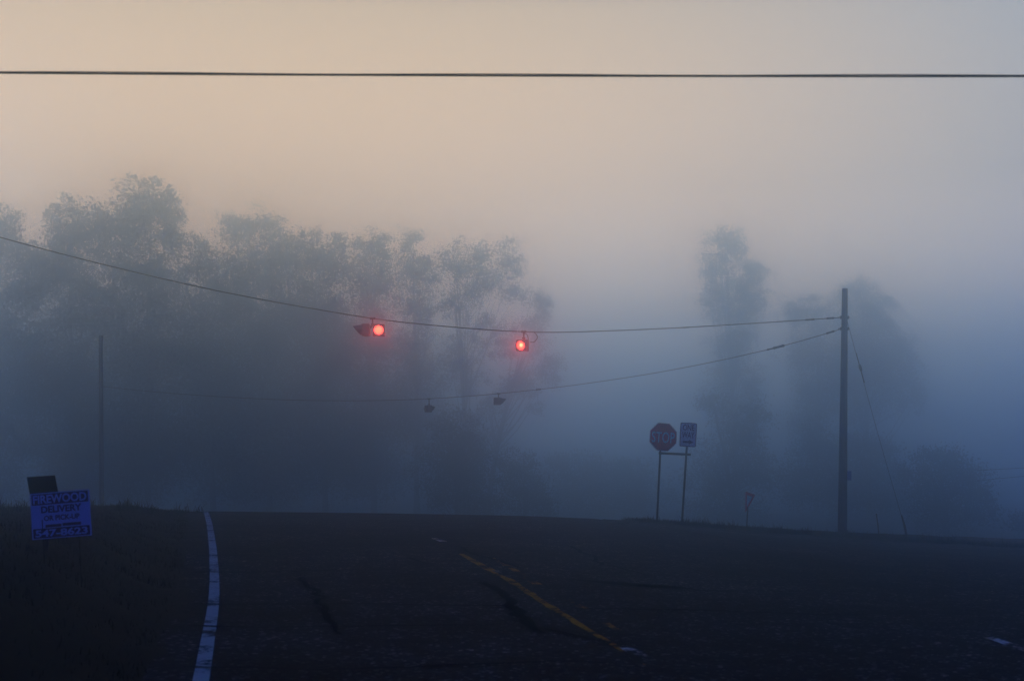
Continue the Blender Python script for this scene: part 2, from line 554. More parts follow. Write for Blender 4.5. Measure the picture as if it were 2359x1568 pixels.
gy = 5 + 30 * rng.random(46000) ** 0.8
gx = x_edge(gy) - 0.5 - 10 * rng.random(46000) ** 1.6 + rng.normal(0, 0.05, 46000)
k = np.sin(gx * 2.1 + np.sin(gy * 1.3) * 2) + np.sin(gy * 1.7 + gx) + rng.normal(0, 0.7, 46000) > -1.1
A = np.stack([gx, gy], -1)[k]
bx = rng.uniform(3.2, 34, 42000)
by = y_far(bx) + 0.06 + rng.exponential(1.6, 42000)
B = np.stack([bx, by], -1)
V1, T1 = blades(len(A), A, 0.03, 0.09, 0.008)
V2, T2 = blades(len(B), B, 0.04, 0.12, 0.016)
wc = np.concatenate([np.stack([rng.uniform(-13, -7.6, 40), rng.uniform(22, 34, 40)], -1), np.stack([rng.uniform(3.3, 30, 150), np.zeros(150)], -1)])
wc[40:, 1] = y_far(wc[40:, 0]) + rng.uniform(0.15, 2.2, 150)
wc = np.repeat(wc, 26, 0) + rng.normal(0, 0.09, (190 * 26, 2))
V3, T3 = blades(len(wc), wc, 0.08, 0.26, 0.014)
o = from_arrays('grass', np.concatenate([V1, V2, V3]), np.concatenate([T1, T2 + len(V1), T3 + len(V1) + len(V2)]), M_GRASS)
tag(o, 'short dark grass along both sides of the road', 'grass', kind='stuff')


# ------------------------------------------------------------------ trees
def crown_mesh(lobes, y0, leaf, dens, seed):
    r = np.random.default_rng(seed)
    leaf = leaf * 0.78
    out = []
    for (px, py, rx, ry) in lobes:
        c = np.array(P(px, py, y0))
        a, b = rx * y0 / F, ry * y0 / F
        d = 0.85 * min(a, b) + 0.15 * max(a, b)
        c[1] += r.uniform(-0.25, 0.25) * d
        area = math.pi * a * b
        n_leaf = int(dens * 4.0 * area / (leaf * leaf))
        per = 64
        n_cl = max(6, n_leaf // per)
        q = r.normal(size=(n_cl, 3))
        q /= np.linalg.norm(q, axis=1, keepdims=True)
        rad = r.random(n_cl) ** 0.45
        rad = rad * (1 + 0.16 * r.normal(size=n_cl))
        cc = c + q * rad[:, None] * np.array([a, d, b])
        cs = (0.32 + 0.16 * min(a, b)) * r.uniform(0.5, 1.2, n_cl)
        m = n_cl * per
        p = np.repeat(cc, per, 0) + np.clip(r.normal(size=(m, 3)), -1.8, 1.8) * np.repeat(cs * 1.2, per)[:, None] * np.array([0.75, 0.75, 0.55])
        out.append(p)
    p = np.concatenate(out)
    m = len(p)
    s = leaf * r.uniform(0.55, 1.35, m)
    nrm = r.normal(size=(m, 3)); nrm /= np.linalg.norm(nrm, axis=1, keepdims=True)
    t = np.cross(nrm, r.normal(size=(m, 3))); t /= np.linalg.norm(t, axis=1, keepdims=True)
    bt = np.cross(nrm, t)
    h = s[:, None] * 0.5
    V = np.stack([p - t * h * 1.25, p + bt * h * 0.75, p + t * h * 1.25, p - bt * h * 0.75], 1).reshape(-1, 3)
    Qd = np.arange(m * 4).reshape(-1, 4)
    return V, Qd


def tree(name, label, cat, group, lobes, y0, mat, leaf=0.3, dens=1.6, seed=0, trunk_px=None, trunk_r=0.34, limbs=True):
    big = [l for l in lobes]
    top = min(lobes, key=lambda l: l[1])
    tx = trunk_px if trunk_px is not None else sum(l[0] * l[2] * l[3] for l in lobes) / sum(l[2] * l[3] for l in lobes)
    x0 = (tx - CX) * y0 / F
    zg = float(ground(np.array(x0), np.array(float(y0))))
    root = empty(name, (x0, y0, zg), label, cat, group)
    r = random.Random(seed)
    bm = bmesh.new()
    tip = P(top[0], top[1], y0) - Vector((x0, y0, zg))
    pts, rad = [], []
    n = 9
    for i in range(n + 1):
        f = i / n
        pts.append(Vector((tip.x * f ** 1.6 + r.uniform(-.12, .12) * (i > 0), r.uniform(-.15, .15) * (i > 0), -0.3 + (tip.z + 0.3) * f)))
        rad.append(trunk_r * (1.0 - 0.9 * f) * (1.35 if i == 0 else 1))
    bm_tube(bm, pts, rad, 8)
    if limbs:
        for l in lobes:
            e = P(l[0], l[1], y0) - Vector((x0, y0, zg))
            for q in range(3):
                ee = e + Vector((r.uniform(-.7, .7) * l[2] * y0 / F, r.uniform(-.6, .6) * l[2] * y0 / F, r.uniform(-.2, .8) * l[3] * y0 / F))
                f = max(0.12, min(0.85, (ee.z / max(tip.z, 0.1)) * r.uniform(0.45, 0.75)))
                k = min(n - 1, int(f * n))
                s = pts[k].lerp(pts[k + 1], f * n - k)
                mid = s.lerp(ee, 0.5) + Vector((0, 0, -0.06 * (ee - s).length))
                rr = max(0.03, trunk_r * (1 - f) * 0.45)
                bm_tube(bm, [s, s.lerp(mid, .5), mid, ee], [rr, rr * .8, rr * .55, 0.015], 5)
    from_bm('trunk', bm, M_BARK, root, smooth=True)
    V, Qd = crown_mesh(lobes, y0, leaf, dens, seed)
    V = V - np.array([x0, y0, zg])
    from_arrays('crown', V, Qd, mat, root)
    return root


G1 = 'trees on the left behind the lights'
G2 = 'trees right of centre behind the stop sign'
DK, OL, PA = M_LEAF
tree('broadleaf_tree', 'tree at the far left edge with pale gaps low in its crown', 'tree', G1,
     [(-70, 560, 105, 105), (20, 560, 60, 65), (75, 600, 40, 45), (-40, 740, 110, 110), (50, 690, 60, 70), (40, 790, 70, 70), (60, 880, 60, 80), (-30, 960, 120, 150), (-60, 1110, 110, 90)], 122, DK, 0.3, 1.5, 1, 0)
tree('broadleaf_tree', 'ragged topped tree just left of the tallest round crown', 'tree', G1,
     [(160, 520, 62, 62), (225, 540, 60, 70), (120, 610, 70, 75), (190, 690, 110, 110), (150, 860, 110, 130), (170, 1040, 130, 130)], 130, OL, 0.3, 1.7, 2)
tree('broadleaf_tree', 'tallest round crowned tree of the left group', 'tree', G1,
     [(345, 470, 62, 66), (300, 520, 50, 60), (385, 530, 40, 70), (345, 640, 95, 105), (350, 810, 125, 130), (330, 1010, 140, 150)], 132, DK, 0.3, 1.9, 3)
tree('broadleaf_tree', 'lower tree filling the dip right of the tallest round crown', 'tree', G1,
     [(455, 610, 50, 70), (500, 690, 85, 90), (490, 850, 110, 120), (500, 1030, 120, 130)], 138, OL, 0.3, 1.7, 4)
tree('broadleaf_tree', 'faint flat topped tree with two small humps near the middle of the left group', 'tree', G1,
     [(538, 518, 46, 36), (605, 520, 50, 44), (600, 610, 90, 75), (660, 590, 60, 55), (620, 760, 110, 120), (630, 940, 120, 130), (630, 1090, 120, 90)], 156, OL, 0.32, 1.6, 5)
tree('broadleaf_tree', 'faint sloping tree left of the red lamp with visor', 'tree', G1,
     [(715, 590, 50, 58), (770, 600, 50, 62), (740, 700, 90, 90), (750, 860, 100, 110), (760, 1040, 110, 120)], 146, OL, 0.32, 1.6, 6)
tree('broadleaf_tree', 'upright tree rising behind the red lamp with visor', 'tree', G1,
     [(838, 565, 28, 48), (880, 580, 32, 48), (860, 660, 62, 75), (860, 790, 80, 100), (865, 950, 90, 110), (860, 1080, 90, 90)], 146, DK, 0.28, 1.5, 7)
tree('broadleaf_tree', 'narrow tree with a pointed top between the two red lamps', 'tree', G1,
     [(953, 560, 26, 34), (945, 615, 40, 45), (985, 620, 38, 40), (955, 700, 50, 60), (960, 830, 60, 85), (965, 960, 70, 90)], 146, OL, 0.27, 1.35, 8)
tree('broadleaf_tree', 'wide lacy tree reaching above the second red lamp', 'tree', G1,
     [(1050, 600, 48, 52), (1110, 610, 46, 46), (1175, 605, 38, 46), (1090, 670, 72, 42), (1180, 670, 36, 36), (1040, 700, 40, 30), (1105, 760, 60, 34), (1060, 850, 60, 70)], 142, OL, 0.25, 1.05, 9, 1075)
tree('broadleaf_tree', 'tree with hanging sprays behind the second red lamp', 'tree', G1,
     [(1248, 690, 30, 40), (1240, 760, 44, 50), (1180, 790, 55, 50), (1258, 850, 40, 50), (1190, 880, 60, 45), (1236, 930, 16, 34), (1130, 930, 34, 40), (1110, 1010, 60, 60)], 138, OL, 0.24, 0.95, 10, 1120)
tree('broadleaf_tree', 'dark bushy tree standing below the small far lamps', 'tree', G1,
     [(1050, 1000, 55, 60), (1085, 1060, 60, 70), (1020, 1080, 70, 80), (1070, 1150, 95, 70)], 112, DK, 0.22, 1.3, 11)
tree('shrub', 'dark jagged shrub at the centre of the road crest', 'shrub', 'shrubs beyond the road crest',
     [(1210, 1062, 22, 30), (1175, 1085, 34, 40), (1200, 1130, 60, 60), (1240, 1160, 50, 45)], 108, DK, 0.2, 1.3, 12, trunk_r=0.1)
tree('shrub', 'faint low broad shrub between the jagged shrub and the stop sign', 'shrub', 'shrubs beyond the road crest',
     [(1300, 1080, 55, 45), (1390, 1085, 70, 50), (1465, 1095, 50, 45), (1350, 1150, 110, 60), (1470, 1150, 80, 60)], 146, OL, 0.28, 1.4, 13, trunk_r=0.15)
tree('cottonwood_tree', 'tall narrow pale tree above the one way sign', 'tree', G2,
     [(1668, 536, 28, 30), (1650, 575, 40, 38), (1695, 580, 44, 40), (1636, 620, 34, 46), (1735, 640, 42, 54), (1690, 650, 60, 60), (1640, 700, 34, 50), (1700, 730, 58, 60), (1735, 700, 34, 40), (1690, 800, 54, 60), (1650, 870, 50, 50), (1725, 880, 42, 50), (1690, 950, 62, 60)], 156, PA, 0.27, 0.95, 14, 1695)
tree('broadleaf_tree', 'airy tree standing directly behind the stop and one way sign posts', 'tree', G2,
     [(1640, 930, 40, 40), (1735, 960, 46, 40), (1690, 1010, 70, 50), (1640, 1080, 60, 60), (1730, 1090, 80, 70), (1680, 1160, 110, 60)], 122, OL, 0.24, 1.2, 15, 1690)
tree('broadleaf_tree', 'hazy tree just left of the tall wooden pole', 'tree', G2,
     [(1830, 730, 36, 44), (1885, 720, 40, 44), (1860, 810, 66, 60), (1880, 910, 60, 64), (1850, 970, 46, 46)], 156, OL, 0.27, 1.2, 16, 1880)
tree('broadleaf_tree', 'hazy rounded tree rising behind the tall wooden pole', 'tree', G2,
     [(1985, 675, 44, 42), (1950, 720, 44, 50), (2020, 720, 50, 50), (2075, 790, 46, 56), (1990, 790, 76, 76), (2060, 860, 66, 66), (2100, 920, 36, 40), (1980, 910, 76, 86), (1950, 830, 50, 60)], 158, OL, 0.27, 1.15, 17, 2000)
tree('broadleaf_tree', 'low dark tree at the foot of the tall wooden pole', 'tree', G2,
     [(1880, 1020, 56, 54), (1960, 1040, 60, 60), (2030, 1050, 50, 50), (1850, 1110, 70, 70), (1970, 1130, 90, 80), (2060, 1130, 60, 70)], 130, DK, 0.24, 1.5, 18, 1950)
tree('broadleaf_tree', 'spreading dark bush right of the guy wire', 'tree', G2,
     [(2165, 1060, 46, 46), (2120, 1110, 50, 60), (2215, 1100, 56, 50), (2180, 1160, 90, 70), (2260, 1165, 46, 46)], 104, DK, 0.22, 1.5, 19, 2180)
tree('shrub', 'low shrub at the right edge of the crest', 'shrub', 'shrubs beyond the road crest',
     [(2350, 1200, 40, 24), (2420, 1190, 50, 40)], 98, DK, 0.2, 1.4, 20, trunk_r=0.08)

# ------------------------------------------------------------------ poles and wires
def pole(name, label, base_px, top_px, y0, r0, r1, group='wooden utility poles'):
    a = P(base_px[0], base_px[1], y0)
    b = P(top_px[0], top_px[1], y0)
    zg = float(ground(np.array(a.x), np.array(a.y)))
    root = empty(name, (a.x, a.y, zg), label, 'pole', group)
    bm = bmesh.new()
    d = b - Vector((a.x, a.y, zg))
    n = 8
    bm_tube(bm, [d * (i / n) + Vector((0, 0, -0.4 if i == 0 else 0)) for i in range(n + 1)], [r0 + (r1 - r0) * i / n for i in range(n + 1)], 14)
    from_bm('shaft', bm, M_POLE, root, smooth=False)
    return root, Vector((a.x, a.y, zg)), d


YA = 42.0
rp, rp_b, rp_d = pole('utility_pole', 'tall bare wooden pole right of the signs holding both span wires', (1939.5, 1230), (1945.5, 665), YA, 0.152, 0.088)
lp, lp_b, lp_d = pole('utility_pole', 'faint wooden pole in the fog at the left behind the grass bank', (235, 1180), (232, 773), 62.0, 0.112, 0.088)


def pole_part(root, name, mat, z, size, off=(0, 0, 0)):
    bm = bmesh.new()
    bm_box(bm, (off[0], off[1], z + off[2]), size, bevel=min(size) * 0.15)
    return from_bm(name, bm, mat, root)


def pole_at(d, py, y0, b):
    z = CAMZ + (HY - py) * y0 / F - b.z
    return d * (z / d.z)


for py in (731, 757):
    q = pole_at(rp_d, py, YA, rp_b)
    bm = bmesh.new()
    bm_tube(bm, [q + Vector((-0.20, 0, 0.0)), q + Vector((0.16, 0, 0.0))], 0.016, 8)
    bm_box(bm, q + Vector((-0.12, 0, 0)), (0.02, 0.1, 0.1), bevel=0.004)
    bm_box(bm, q + Vector((0.12, 0, 0)), (0.02, 0.1, 0.1), bevel=0.004)
    from_bm('eye_bolt', bm, M_DARKSTEEL, rp)
q = pole_at(rp_d, 1095, YA, rp_b)
bm = bmesh.new()
bm_box(bm, q + Vector((0.21, 0.02, 0)), (0.14, 0.012, 0.3), bevel=0.003)
bm_box(bm, q + Vector((0.15, 0.06, 0)), (0.03, 0.08, 0.06))
tag(from_bm('plate', bm, M_BLUE, rp), 'small blue plate on the right side of the pole')


def on_plan(a, b, px):
    """point of the plan line a-b seen in picture column px: (x, y)"""
    k = (px - CX) / F
    t = (k * a[1] - a[0]) / ((b[0] - a[0]) - k * (b[1] - a[1]))
    return a[0] + (b[0] - a[0]) * t, a[1] + (b[1] - a[1]) * t


def smooth_curve(pp, n=80):
    pp = np.array(pp, float)
    pp = pp[np.argsort(pp[:, 0])]
    x = np.linspace(pp[0, 0], pp[-1, 0], n)
    y = np.interp(x, pp[:, 0], pp[:, 1])
    for _ in range(3):
        y[1:-1] = 0.25 * y[:-2] + 0.5 * y[1:-1] + 0.25 * y[2:]
    return x, y


def span(name, label, a, b, pp, r, clamps=(), cat='wire', group=None):
    xs, ys = smooth_curve(pp)
    pts = []
    for px, py in zip(xs, ys):
        x, y = on_plan(a, b, px)
        pts.append(Vector((x, y, CAMZ + (HY - py) * y / F)))
    root = empty(name, pts[0], label, cat, group)
    bm = bmesh.new()
    bm_tube(bm, [p - pts[0] for p in pts], r, 6)
    from_bm('cable', bm, M_CABLE, root, smooth=True)
    for (px, ln, rr) in clamps:
        py0, py1 = np.interp([px - 1, px + 1], xs, ys)
        py = (py0 + py1) / 2
        c = []
        for q in (-1, 1):
            x, y = on_plan(a, b, px + q)
            c.append(Vector((x, y, CAMZ + (HY - (py0 if q < 0 else py1)) * y / F)))
        d = (c[1] - c[0]).normalized()
        m = (c[0] + c[1]) / 2 - pts[0]
        bm = bmesh.new()
        bm_tube(bm, [m - d * ln / 2, m - d * ln / 2.6, m - d * ln * .1, m + d * ln * .1, m + d * ln / 2.6, m + d * ln / 2], [r * 1.1, rr, rr * .8, rr * .8, rr, r * 1.1], 8)
        from_bm('clamp', bm, M_DARKSTEEL, root)
    return root, (lambda px: (lambda xy: Vector((xy[0], xy[1], CAMZ + (HY - float(np.interp(px, xs, ys))) * xy[1] / F)))(on_plan(a, b, px)))


q1 = rp_b + pole_at(rp_d, 731, YA, rp_b)
q2 = rp_b + pole_at(rp_d, 757, YA, rp_b)
A1 = (q1.x, q1.y)
B1 = ((-350 - CX) * 34 / F, 34.0)
A2 = (q2.x, q2.y)
ql = lp_b + pole_at(lp_d, 890, 62.0, lp_b)
B2 = (ql.x, ql.y)
S1, at1 = span('span_wire', 'span wire carrying the two lit red lamps to the tall pole', A1, B1,
               [(1933, 731.5), (1860, 736.5), (1800, 740.5), (1690, 747.5), (1580, 754), (1490, 758.5), (1400, 762), (1320, 764.8), (1260, 766), (1205, 764.5), (1150, 761.5), (1100, 758), (1040, 753), (980, 747.5), (920, 741.5), (868, 735.5),
                (780, 721), (700, 707.5), (600, 689.5), (500, 670), (400, 648), (300, 624.5), (220, 605), (150, 587), (75, 567.5), (0, 547), (-150, 503), (-350, 440)], 0.014,
               [(1865, .35, .03), (1912, .3, .035), (1580, .2, .022)], group='span wires between the wooden poles')
S2, at2 = span('span_wire', 'lower span wire carrying the two dark far lamps between the poles', A2, B2,
               [(1933, 759), (1860, 781), (1790, 800), (1700, 821), (1600, 842), (1500, 860.5), (1400, 876), (1300, 890), (1220, 899), (1148, 906.5), (1070, 913), (988, 918.5), (900, 921.5), (820, 922.8), (700, 922), (600, 918.5), (500, 913), (400, 906), (320, 899), (236, 890)], 0.011,
               [(1793, .45, .045), (1775, .3, .03), (1912, .3, .035), (1240, .25, .03)], group='span wires between the wooden poles')
# near overhead cable
bm = bmesh.new()
pts = []
for i in range(61):
    px = -2600 + i * 7600 / 60
    py = 172.5 + (px - 1179) * 0.0034 + 4.6 * (1 - ((px - 1179) / 1179) ** 2) * 0.55
    pts.append(P(px, py, 9.0))
pts2 = [p + Vector((0, 0.0, 0.009 + 0.003 * math.sin(i * 0.9))) for i, p in enumerate(pts)]
root = empty('overhead_cable', pts[30], 'thick dark overhead cable crossing the whole sky', 'cable')
bm_tube(bm, [p - pts[30] for p in pts], 0.0072, 7)
from_bm('cable', bm, M_CABLE, root, smooth=True)
bm = bmesh.new()
bm_tube(bm, [p - pts[30] for p in pts2], 0.0032, 6)
from_bm('messenger_strand', bm, M_DARKSTEEL, root, smooth=True)
# two thin lines at the far right
for k, (pp, lb) in enumerate([([(2250, 1107), (2300, 1101.5), (2358, 1096), (2700, 1060)], 'thin faint wire low at the right edge above the bush, lower of two'),
                              ([(2250, 1083), (2310, 1079.5), (2358, 1077), (2700, 1056)], 'thin faint wire low at the right edge above the bush, upper of two')]):
    bm = bmesh.new()
    pts = [P(a, b, 66) for a, b in pp]
    root = empty('thin_wire', pts[0], lb, 'wire', 'thin wires at the right edge')
    bm_tube(bm, [p - pts[0] for p in pts], 0.012, 5)
    from_bm('cable', bm, M_CABLE, root)

# guy wire with its insulator and guard
ga = rp_b + pole_at(rp_d, 741, YA, rp_b)
gtop = Vector((ga.x + 0.1, ga.y + 0.02, ga.z))
gyy = 42.6
gb = P(2091, 1240, gyy)
gb.z = float(ground(np.array(gb.x), np.array(gyy)))
root = empty('guy_wire', gb, 'slanting guy wire from the tall pole to a dark guard in the grass', 'guy wire')
d = gtop - gb
bm = bmesh.new()
mids = [d * f + Vector((0, 0, -0.10 * math.sin(math.pi * f))) for f in np.linspace(1, 0, 14)]
mids[-1] = Vector((0, 0, -0.2))
bm_tube(bm, mids, 0.006, 6)
from_bm('cable', bm, M_CABLE, root)
bm = bmesh.new()
f = (CAMZ + (HY - 848) * 42.3 / F - gb.z) / d.z
c = d * f
u_ = d.normalized()
bm_tube(bm, [c - u_ * .5, c - u_ * .12, c - u_ * .1, c, c + u_ * .1, c + u_ * .12, c + u_ * .5], [.012, .014, .035, .045, .035, .014, .012], 8)
from_bm('insulator', bm, M_DARKSTEEL, root)
bm = bmesh.new()
bm_tube(bm, [Vector((0, 0, -.1)), u_ * .45, u_ * .8], [.04, .035, .022], 8)
from_bm('guard', bm, M_PLASTIC, root)
# second thin stake
a = P(2025, 1236, 44.5)
zg = float(ground(np.array(a.x), np.array(a.y)))
t = P(2018, 1184, 44.5)
root = empty('marker_stake', (a.x, a.y, zg), 'thin faint stake in the grass between the tall pole and the guy guard', 'stake')
bm = bmesh.new()
d = t - Vector((a.x, a.y, zg))
bm_tube(bm, [Vector((0, 0, -.2)), d * .5, d], [.022, .02, .018], 6)
from_bm('stake', bm, M_PLASTIC, root)
bm = bmesh.new()
bm_tube(bm, [d * .985, d * 1.03], [.026, .02], 6)
from_bm('cap', bm, M_DARKSTEEL, root)


# ------------------------------------------------------------------ hanging lamps
LR = 0.144


def head(parent, yaw, off, lens_mat, visor_len=0.24, cut=0.16):
    """one lamp head facing -y before the yaw: housing, door, lens and visor"""
    M = Matrix.Translation(off) @ Matrix.Rotation(yaw, 4, 'Z')
    bm = bmesh.new()
    bm_box(bm, (0, 0.11, 0), (0.345, 0.2, 0.345), bevel=0.02)
    bm_box(bm, (0, 0.215, 0), (0.25, 0.03, 0.25), bevel=0.01)
    o = [from_bm('housing', bm, M_HOUSING, parent)]
    bm = bmesh.new()
    out, inn = [], []
    for k in range(48):
        a = 2 * math.pi * (k + 0.5) / 48
        q = 0.167 / (abs(math.cos(a)) ** 9 + abs(math.sin(a)) ** 9) ** (1 / 9)
        out.append((q * math.cos(a), q * math.sin(a)))
        inn.append((LR * 0.97 * math.cos(a), LR * 0.97 * math.sin(a)))
    bm_ring(bm, out, inn, -0.016, 0.012)
    o.append(from_bm('door', bm, M_HOUSING, parent))
    bm = bmesh.new()
    seg, rings = 28, 5
    c = bm.verts.new((0, -0.035 + 0.02, 0))
    prev = None
    for i in range(1, rings + 1):
        r = LR * 0.995 * i / rings
        y = -0.015 + 0.02 * (i / rings) ** 2
        cur = [bm.verts.new((r * math.cos(2 * math.pi * k / seg), y, r * math.sin(2 * math.pi * k / seg))) for k in range(seg)]
        for k in range(seg):
            k2 = (k + 1) % seg
            if prev is None:
                bm.faces.new((c, cur[k], cur[k2]))
            else:
                bm.faces.new((prev[k], cur[k], cur[k2], prev[k2]))
        prev = cur
    o.append(from_bm('lens', bm, lens_mat, parent, smooth=True))
    # cutaway visor: a long hood over the top that shortens to nothing at the bottom
    bm = bmesh.new()
    seg = 26
    R1, R0 = LR + 0.012, LR + 0.004
    rows = []
    for k in range(seg + 1):
        a = math.radians(-62 + 304.0 * k / seg)
        h = 0.5 + 0.5 * math.sin(a)
        ln = 0.03 + visor_len * max(0.0, h) ** 0.8
        ca, sa = math.cos(a), math.sin(a)
        dz = -0.035 * h
        rows.append([bm.verts.new((R1 * ca, -0.012, R1 * sa)), bm.verts.new((R1 * ca * .97, -0.012 - ln, R1 * sa * .97 + dz)),
                     bm.verts.new((R0 * ca * .97, -0.012 - ln, R0 * sa * .97 + dz)), bm.verts.new((R0 * ca, -0.012, R0 * sa))])
    for k in range(seg):
        for i in range(4):
            j = (i + 1) % 4
            bm.faces.new((rows[k][i], rows[k][j], rows[k + 1][j], rows[k + 1][i]))
    bm.faces.new(rows[0]); bm.faces.new(rows[-1][::-1])
    o.append(from_bm('visor', bm, M_VISOR, parent))
    for q in o:
        q.matrix_local = M
    return o


def hanger(root, drop, arms, loop=False):
    bm = bmesh.new()
    bm_box(bm, (0, 0, 0.0), (0.16, 0.05, 0.06), bevel=0.01)
    bm_tube(bm, [(0, 0, 0.02), (0, 0, -drop)], 0.026, 8)
    bm_tube(bm, [(0, 0, -drop * .75), (0, 0, -drop * .75 - 0.05)], 0.05, 8)
    for a in arms:
        bm_tube(bm, [(0, 0, -drop + .01), a], 0.03, 8)
    from_bm('hanger', bm, M_DARKSTEEL, root)
    if loop:
        bm = bmesh.new()
        pts = []
        for i in range(15):
            t_ = i / 14
            pts.append(Vector((0.30 + 0.11 * math.sin(math.pi * t_), 0.03, 0.0 - 0.31 * t_)))
        pts += [Vector((0.2, 0.08, -0.30))]
        bm_tube(bm, pts, 0.011, 6)
        bm_tube(bm, [Vector((0.02, 0, -0.04)), Vector((0.10, 0.02, -0.08)), Vector((0.14, 0.05, -0.2)), Vector((0.12, 0.08, -0.3))], 0.011, 6)
        from_bm('feed_cable', bm, M_CABLE, root)


GS = 'lamps hanging from the span wires'
# left lit lamp: a head facing the road and one facing left
p = at1(858)
sA = empty('hanging_signal', p, 'lit red lamp with a second visored head pointing left beside it', 'traffic light', GS)
hanger(sA, 0.2, [(0.16, 0.05, -0.3), (-0.12, 0.03, -0.3)], False)
head(sA, 0.05, (0.175, 0, -0.33), M_LAMP_A, 0.12)
head(sA, math.radians(-90), (-0.30, 0.1, -0.325), M_DEADLENS, 0.24)
# right lit lamp: single head turned a little
p = at1(1206)
sB = empty('hanging_signal', p, 'lit red lamp with a yellow core, single head on the middle of the wire', 'traffic light', GS)
hanger(sB, 0.22, [(0.02, 0.06, -0.28)], True)
head(sB, math.radians(-21), (-0.075, 0.0, -0.40), M_LAMP_B, 0.10)
def glow(root, yaw, off, power):
    # the bulb itself: a red beam leaving the lens
    ld = bpy.data.lights.new('bulb', 'SPOT')
    ld.energy = power
    ld.color = (1.0, 0.035, 0.025)
    ld.shadow_soft_size = 0.06
    ld.spot_size = math.radians(150)
    ld.spot_blend = 0.6
    lo = bpy.data.objects.new('bulb', ld)
    COL.objects.link(lo)
    lo.parent = root
    lo.matrix_local = Matrix.Translation(off) @ Matrix.Rotation(yaw, 4, 'Z') @ Matrix.Translation((0, -0.05, 0)) @ Matrix.Rotation(math.radians(-90), 4, 'X')


glow(sA, 0.05, (0.175, 0, -0.33), 26)
glow(sB, math.radians(-21), (-0.075, 0.0, -0.40), 34)
p = at2(1148)
sC = empty('hanging_signal', p, 'small unlit lamp on the lower wire with its visor pointing right', 'traffic light', GS)
hanger(sC, 0.24, [(0.0, 0.0, -0.36)], False)
head(sC, math.radians(90), (0.08, 0, -0.36), M_DEADLENS, 0.24)
head(sC, math.radians(180), (-0.06, 0.16, -0.36), M_DEADLENS, 0.24)
p = at2(988)
sD = empty('hanging_signal', p, 'fainter unlit lamp on a longer hanger, left of the other unlit lamp', 'traffic light', GS)
hanger(sD, 0.34, [(0.0, 0.0, -0.48)], False)
head(sD, math.radians(112), (0.05, 0, -0.50), M_DEADLENS, 0.2)
head(sD, math.radians(200), (-0.08, 0.16, -0.50), M_DEADLENS, 0.2)

sC.scale = (0.8, 0.8, 0.8)
sD.scale = (0.78, 0.78, 0.78)

# ------------------------------------------------------------------ stop and one way signs
YS = 35.0
ROLL = math.radians(3.4)
b1 = P(1513, 1206, YS)
zg = float(ground(np.array(b1.x), np.array(b1.y)))
sg = empty('road_sign', (b1.x, b1.y, zg), 'red stop sign and white one way sign on two joined leaning posts', 'road sign')


def loc(px, py, dy=0.0):
    return P(px, py, YS) + Vector((0, dy, 0)) - Vector((b1.x, b1.y, zg))


for (bx_, tx_, by_, ty_) in ((1513, 1523.5, 1206, 985), (1570.5, 1585, 1210, 982)):
    a, b = loc(bx_, by_, 0.05), loc(tx_, ty_, 0.05)
    bm = bmesh.new()
    d = (b - a)
    R = d.to_track_quat('Z', 'Y').to_matrix()
    bm_box(bm, (a + b) / 2 + d.normalized() * -0.12, (0.09, 0.045, d.length + 0.24), R)
    from_bm('post', bm, M_DARKSTEEL, sg)
a, b = loc(1517, 1043, 0.0), loc(1590.5, 1046.5, 0.0)
d = b - a
bm = bmesh.new()
bm_box(bm, (a + b) / 2, (d.length, 0.04, 0.06), Matrix.Rotation(-math.atan2(d.z, d.x), 3, 'Y'))
from_bm('crossbar', bm, M_DARKSTEEL, sg)

PX = YS / F
R8 = 34.6 * PX
oc = [(R8 * math.cos(math.radians(22.5 + 45 * k)), R8 * math.sin(math.radians(22.5 + 45 * k))) for k in range(8)]
Ms = Matrix.Translation(loc(1527, 1006, -0.02)) @ Matrix.Rotation(math.radians(3.2), 4, 'Y') @ Matrix.Rotation(math.radians(8), 4, 'Z')
bm = bmesh.new(); bm_prism(bm, oc, -0.003, 0.003)
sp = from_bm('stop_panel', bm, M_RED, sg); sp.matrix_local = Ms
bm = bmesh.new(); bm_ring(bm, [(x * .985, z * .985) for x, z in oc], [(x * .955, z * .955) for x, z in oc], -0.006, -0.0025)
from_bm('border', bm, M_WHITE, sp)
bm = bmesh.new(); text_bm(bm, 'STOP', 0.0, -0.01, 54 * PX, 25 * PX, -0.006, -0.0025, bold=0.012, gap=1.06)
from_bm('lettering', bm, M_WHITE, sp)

Mo = Matrix.Translation(loc(1584.5, 1001, -0.02)) @ Matrix.Rotation(math.radians(3.0), 4, 'Y') @ Matrix.Rotation(math.radians(8), 4, 'Z')
w_, h_ = 40 * PX, 55.5 * PX
bm = bmesh.new(); bm_prism(bm, rounded_rect(w_, h_, 0.03), -0.003, 0.003)
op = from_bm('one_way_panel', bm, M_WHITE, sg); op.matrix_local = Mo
bm = bmesh.new(); bm_ring(bm, rounded_rect(w_ - .022, h_ - .022, 0.025), rounded_rect(w_ - .052, h_ - .052, 0.02), -0.006, -0.0025)
from_bm('border', bm, M_BLACK, op)
bm = bmesh.new()
text_bm(bm, 'ONE', 0, 16.5 * PX, 27 * PX, 14 * PX, -0.006, -0.0025, bold=0.012)
from_bm('lettering', bm, M_BLACK, op)
bm = bmesh.new()
text_bm(bm, 'WAY', 0, -0.5 * PX, 29 * PX, 14 * PX, -0.006, -0.0025, bold=0.012)
from_bm('lettering', bm, M_BLACK, op)
bm = bmesh.new()
ar = [(-12, -19), (-12, -14.2), (3, -14.2), (3, -11.5), (13, -16.6), (3, -21.7), (3, -19)]
bm_prism(bm, [(x * PX, z * PX) for x, z in ar], -0.006, -0.0025)
from_bm('arrow', bm, M_BLACK, op)

